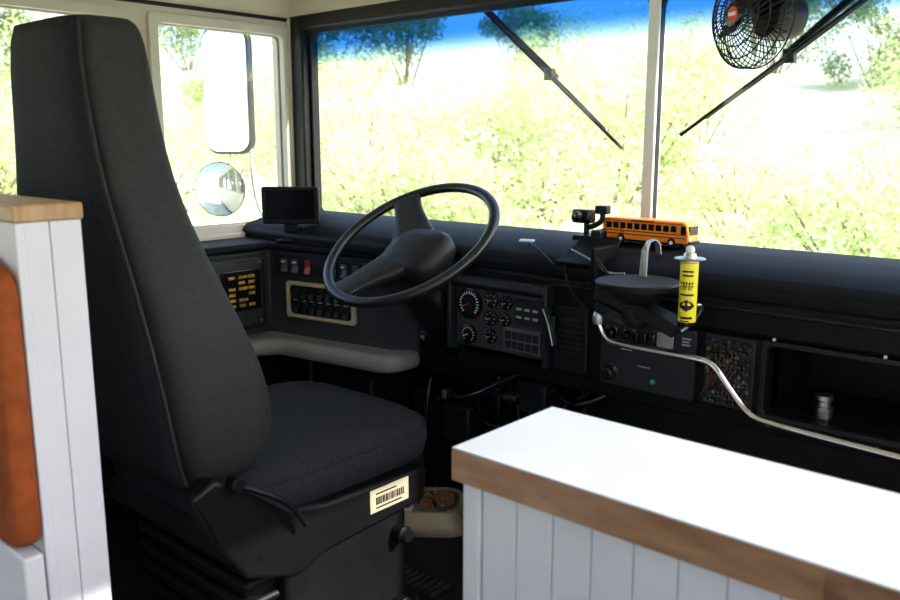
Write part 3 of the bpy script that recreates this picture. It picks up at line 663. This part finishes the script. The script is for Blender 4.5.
# ---------------------------------------------------------------- exterior
def hgt(x,y):
    r=math.hypot(x,y-1)
    base=-1.9+max(0,(r-6))*.17
    return min(base,2.2)+.25*math.sin(x*.35+1)*math.cos(y*.27)+.08*math.sin(x*1.7)*math.sin(y*1.3)
n=90; v=[];f=[]
for j in range(n):
    for i in range(n):
        x=-62+i*100/(n-1); y=-35+j*95/(n-1)
        z=hgt(x,y)
        if -4<x<2.2 and -6<y<3.2: z=-1.9
        v.append((x,y,z))
for j in range(n-1):
    for i in range(n-1):
        a=j*n+i; f.append((a,a+1,a+n+1,a+n))
mk('ground_hillside',v,f,M['ground'],smooth=True)
def foliage(name,nl,hgt_,rad,m,leaf=.07,seed=1):
    rnd=random.Random(seed); v=[];f=[]
    blobs=[]
    for _ in range(14):
        a=rnd.uniform(0,6.28); r=rad*math.sqrt(rnd.random())*.75
        blobs.append((r*math.cos(a),r*math.sin(a),hgt_*rnd.uniform(.2,.9),rad*rnd.uniform(.22,.5)))
    for _ in range(nl):
        b=rnd.choice(blobs); d=Vector((rnd.gauss(0,1),rnd.gauss(0,1),rnd.gauss(0,1))).normalized()*b[3]*rnd.uniform(.4,1.15)
        p=Vector(b[:3])+d
        if p.z<.02: continue
        a=Vector((rnd.gauss(0,1),rnd.gauss(0,1),rnd.gauss(0,1))).normalized(); c=a.cross(Vector((rnd.gauss(0,1),rnd.gauss(0,1),rnd.gauss(0,1)))).normalized()
        s=leaf*rnd.uniform(.6,1.3); k=len(v)
        v+= [p-a*s,p+c*s*.45,p+a*s,p-c*s*.45]; f.append((k,k+1,k+2,k+3))
    me=bpy.data.meshes.new(name); me.from_pydata([tuple(x) for x in v],[],f); me.update(); me.materials.append(m)
    bm=bmesh.new(); bm.from_mesh(me)
    for b in blobs[:9]:
        st=Vector((rnd.uniform(-.1,.1),rnd.uniform(-.1,.1),-.3)); en=Vector(b[:3])
        a,c=frame_from(en-st); w=.03*rad/1.2
        A=[bm.verts.new(st+a*w*math.cos(t)+c*w*math.sin(t)) for t in (0,2.09,4.19)]; B=[bm.verts.new(en+(a*math.cos(t)+c*math.sin(t))*w*.3) for t in (0,2.09,4.19)]
        for i in range(3):
            q=bm.faces.new((A[i],A[(i+1)%3],B[(i+1)%3],B[i])); q.material_index=1
    bm.to_mesh(me); bm.free(); me.materials.append(M['bark'])
    return me
sh=[foliage('shrub_mesh_%d'%i,3600,1.6,1.5,M['leaf'],.045,i) for i in range(3)]
tl=[foliage('tall_shrub_mesh_%d'%i,6500,3.2,1.7,M['leaf'],.06,i+30) for i in range(2)]
tr=[foliage('tree_mesh_%d'%i,7500,4.2,2.2,M['leafd'],.08,i+10) for i in range(2)]
rnd=random.Random(3)
for k in range(58):
    ang=rnd.uniform(math.radians(70),math.radians(172)); r=rnd.choice((7,9,11,13,16,20))+rnd.uniform(-1,1)
    x=r*math.cos(ang); y=1+r*math.sin(ang)
    o=bpy.data.objects.new('shrub',sh[k%3]); COL.objects.link(o); s=rnd.uniform(.55,1.05)
    o.location=(x,y,hgt(x,y)-.05); o.scale=(s,s,s*rnd.uniform(.8,1.1)); o.rotation_euler=(0,0,rnd.uniform(0,6))
for k,(ang,r,s) in enumerate(((86,17,.9),(96,20,.85),(104,19,.7),(118,20,.8),(126,21,.7),(148,19,.8),(157,16,.9),(166,17,.9))):
    a=math.radians(ang); x=r*math.cos(a); y=1+r*math.sin(a)
    o=bpy.data.objects.new('shrub',tl[k%2]); COL.objects.link(o); o.location=(x,y,hgt(x,y)-.1); o.scale=(s,s,s); o.rotation_euler=(0,0,k*2.1)
for k,(ang,r,s) in enumerate(((136,27,.95),(141,26,.8),(112,30,.9),(106,27,.75),(99,30,.8),(161,26,.9),(150,30,.8),(168,26,1.1),(128,33,.8),(93,28,.9))):
    a=math.radians(ang); x=r*math.cos(a); y=1+r*math.sin(a)
    o=bpy.data.objects.new('tree',tr[k%2]); COL.objects.link(o); o.location=(x,y,hgt(x,y)-.1); o.scale=(s,s,s); o.rotation_euler=(0,0,k*1.3)
sg=empty('road_sign')
sx,sy=-5.62,4.55
boxes('panel',[((sx-.06,sy,-.12),(sx+.06,sy+.01,.22))],M['whitep'],sg,.004)
cyl('post',(sx,sy+.02,hgt(sx,sy)-.1),(sx,sy+.02,.3),.02,M['steel'],sg)

# ---------------------------------------------------------------- light
w=bpy.data.worlds.new('sky_world'); scene.world=w; w.use_nodes=True; nt=w.node_tree
bg=nt.nodes['Background']; sk=nt.nodes.new('ShaderNodeTexSky'); sk.sky_type='NISHITA'; sk.sun_disc=False
sk.sun_elevation=math.radians(42); sk.sun_rotation=math.radians(70); sk.air_density=1.; sk.dust_density=2.5
nt.links.new(sk.outputs[0],bg.inputs['Color']); bg.inputs['Strength'].default_value=.58
sl=bpy.data.lights.new('sun','SUN'); sl.energy=7.2; sl.angle=math.radians(.8); sl.color=(1,.97,.93)
so=bpy.data.objects.new('sun',sl); COL.objects.link(so)
sd=Vector((1,.30,.80))   # towards the sun
so.rotation_euler=sd.to_track_quat('Z','Y').to_euler(); so.location=(6,2,6)
# ---------------------------------------------------------------- camera
cd=bpy.data.cameras.new('camera'); cam=bpy.data.objects.new('camera',cd); COL.objects.link(cam)
cd.sensor_width=36; cd.lens=33.6; cd.clip_start=.02
cam.location=(0,0,0); cam.rotation_euler=(math.radians(79.2),0,math.radians(41.7))
cd.dof.use_dof=True; cd.dof.focus_distance=1.85; cd.dof.aperture_fstop=5.6
scene.camera=cam
scene.view_settings.view_transform='Standard'; scene.view_settings.exposure=0
for o in list(scene.objects):
    if o.parent is None: o.location.z+=1.05
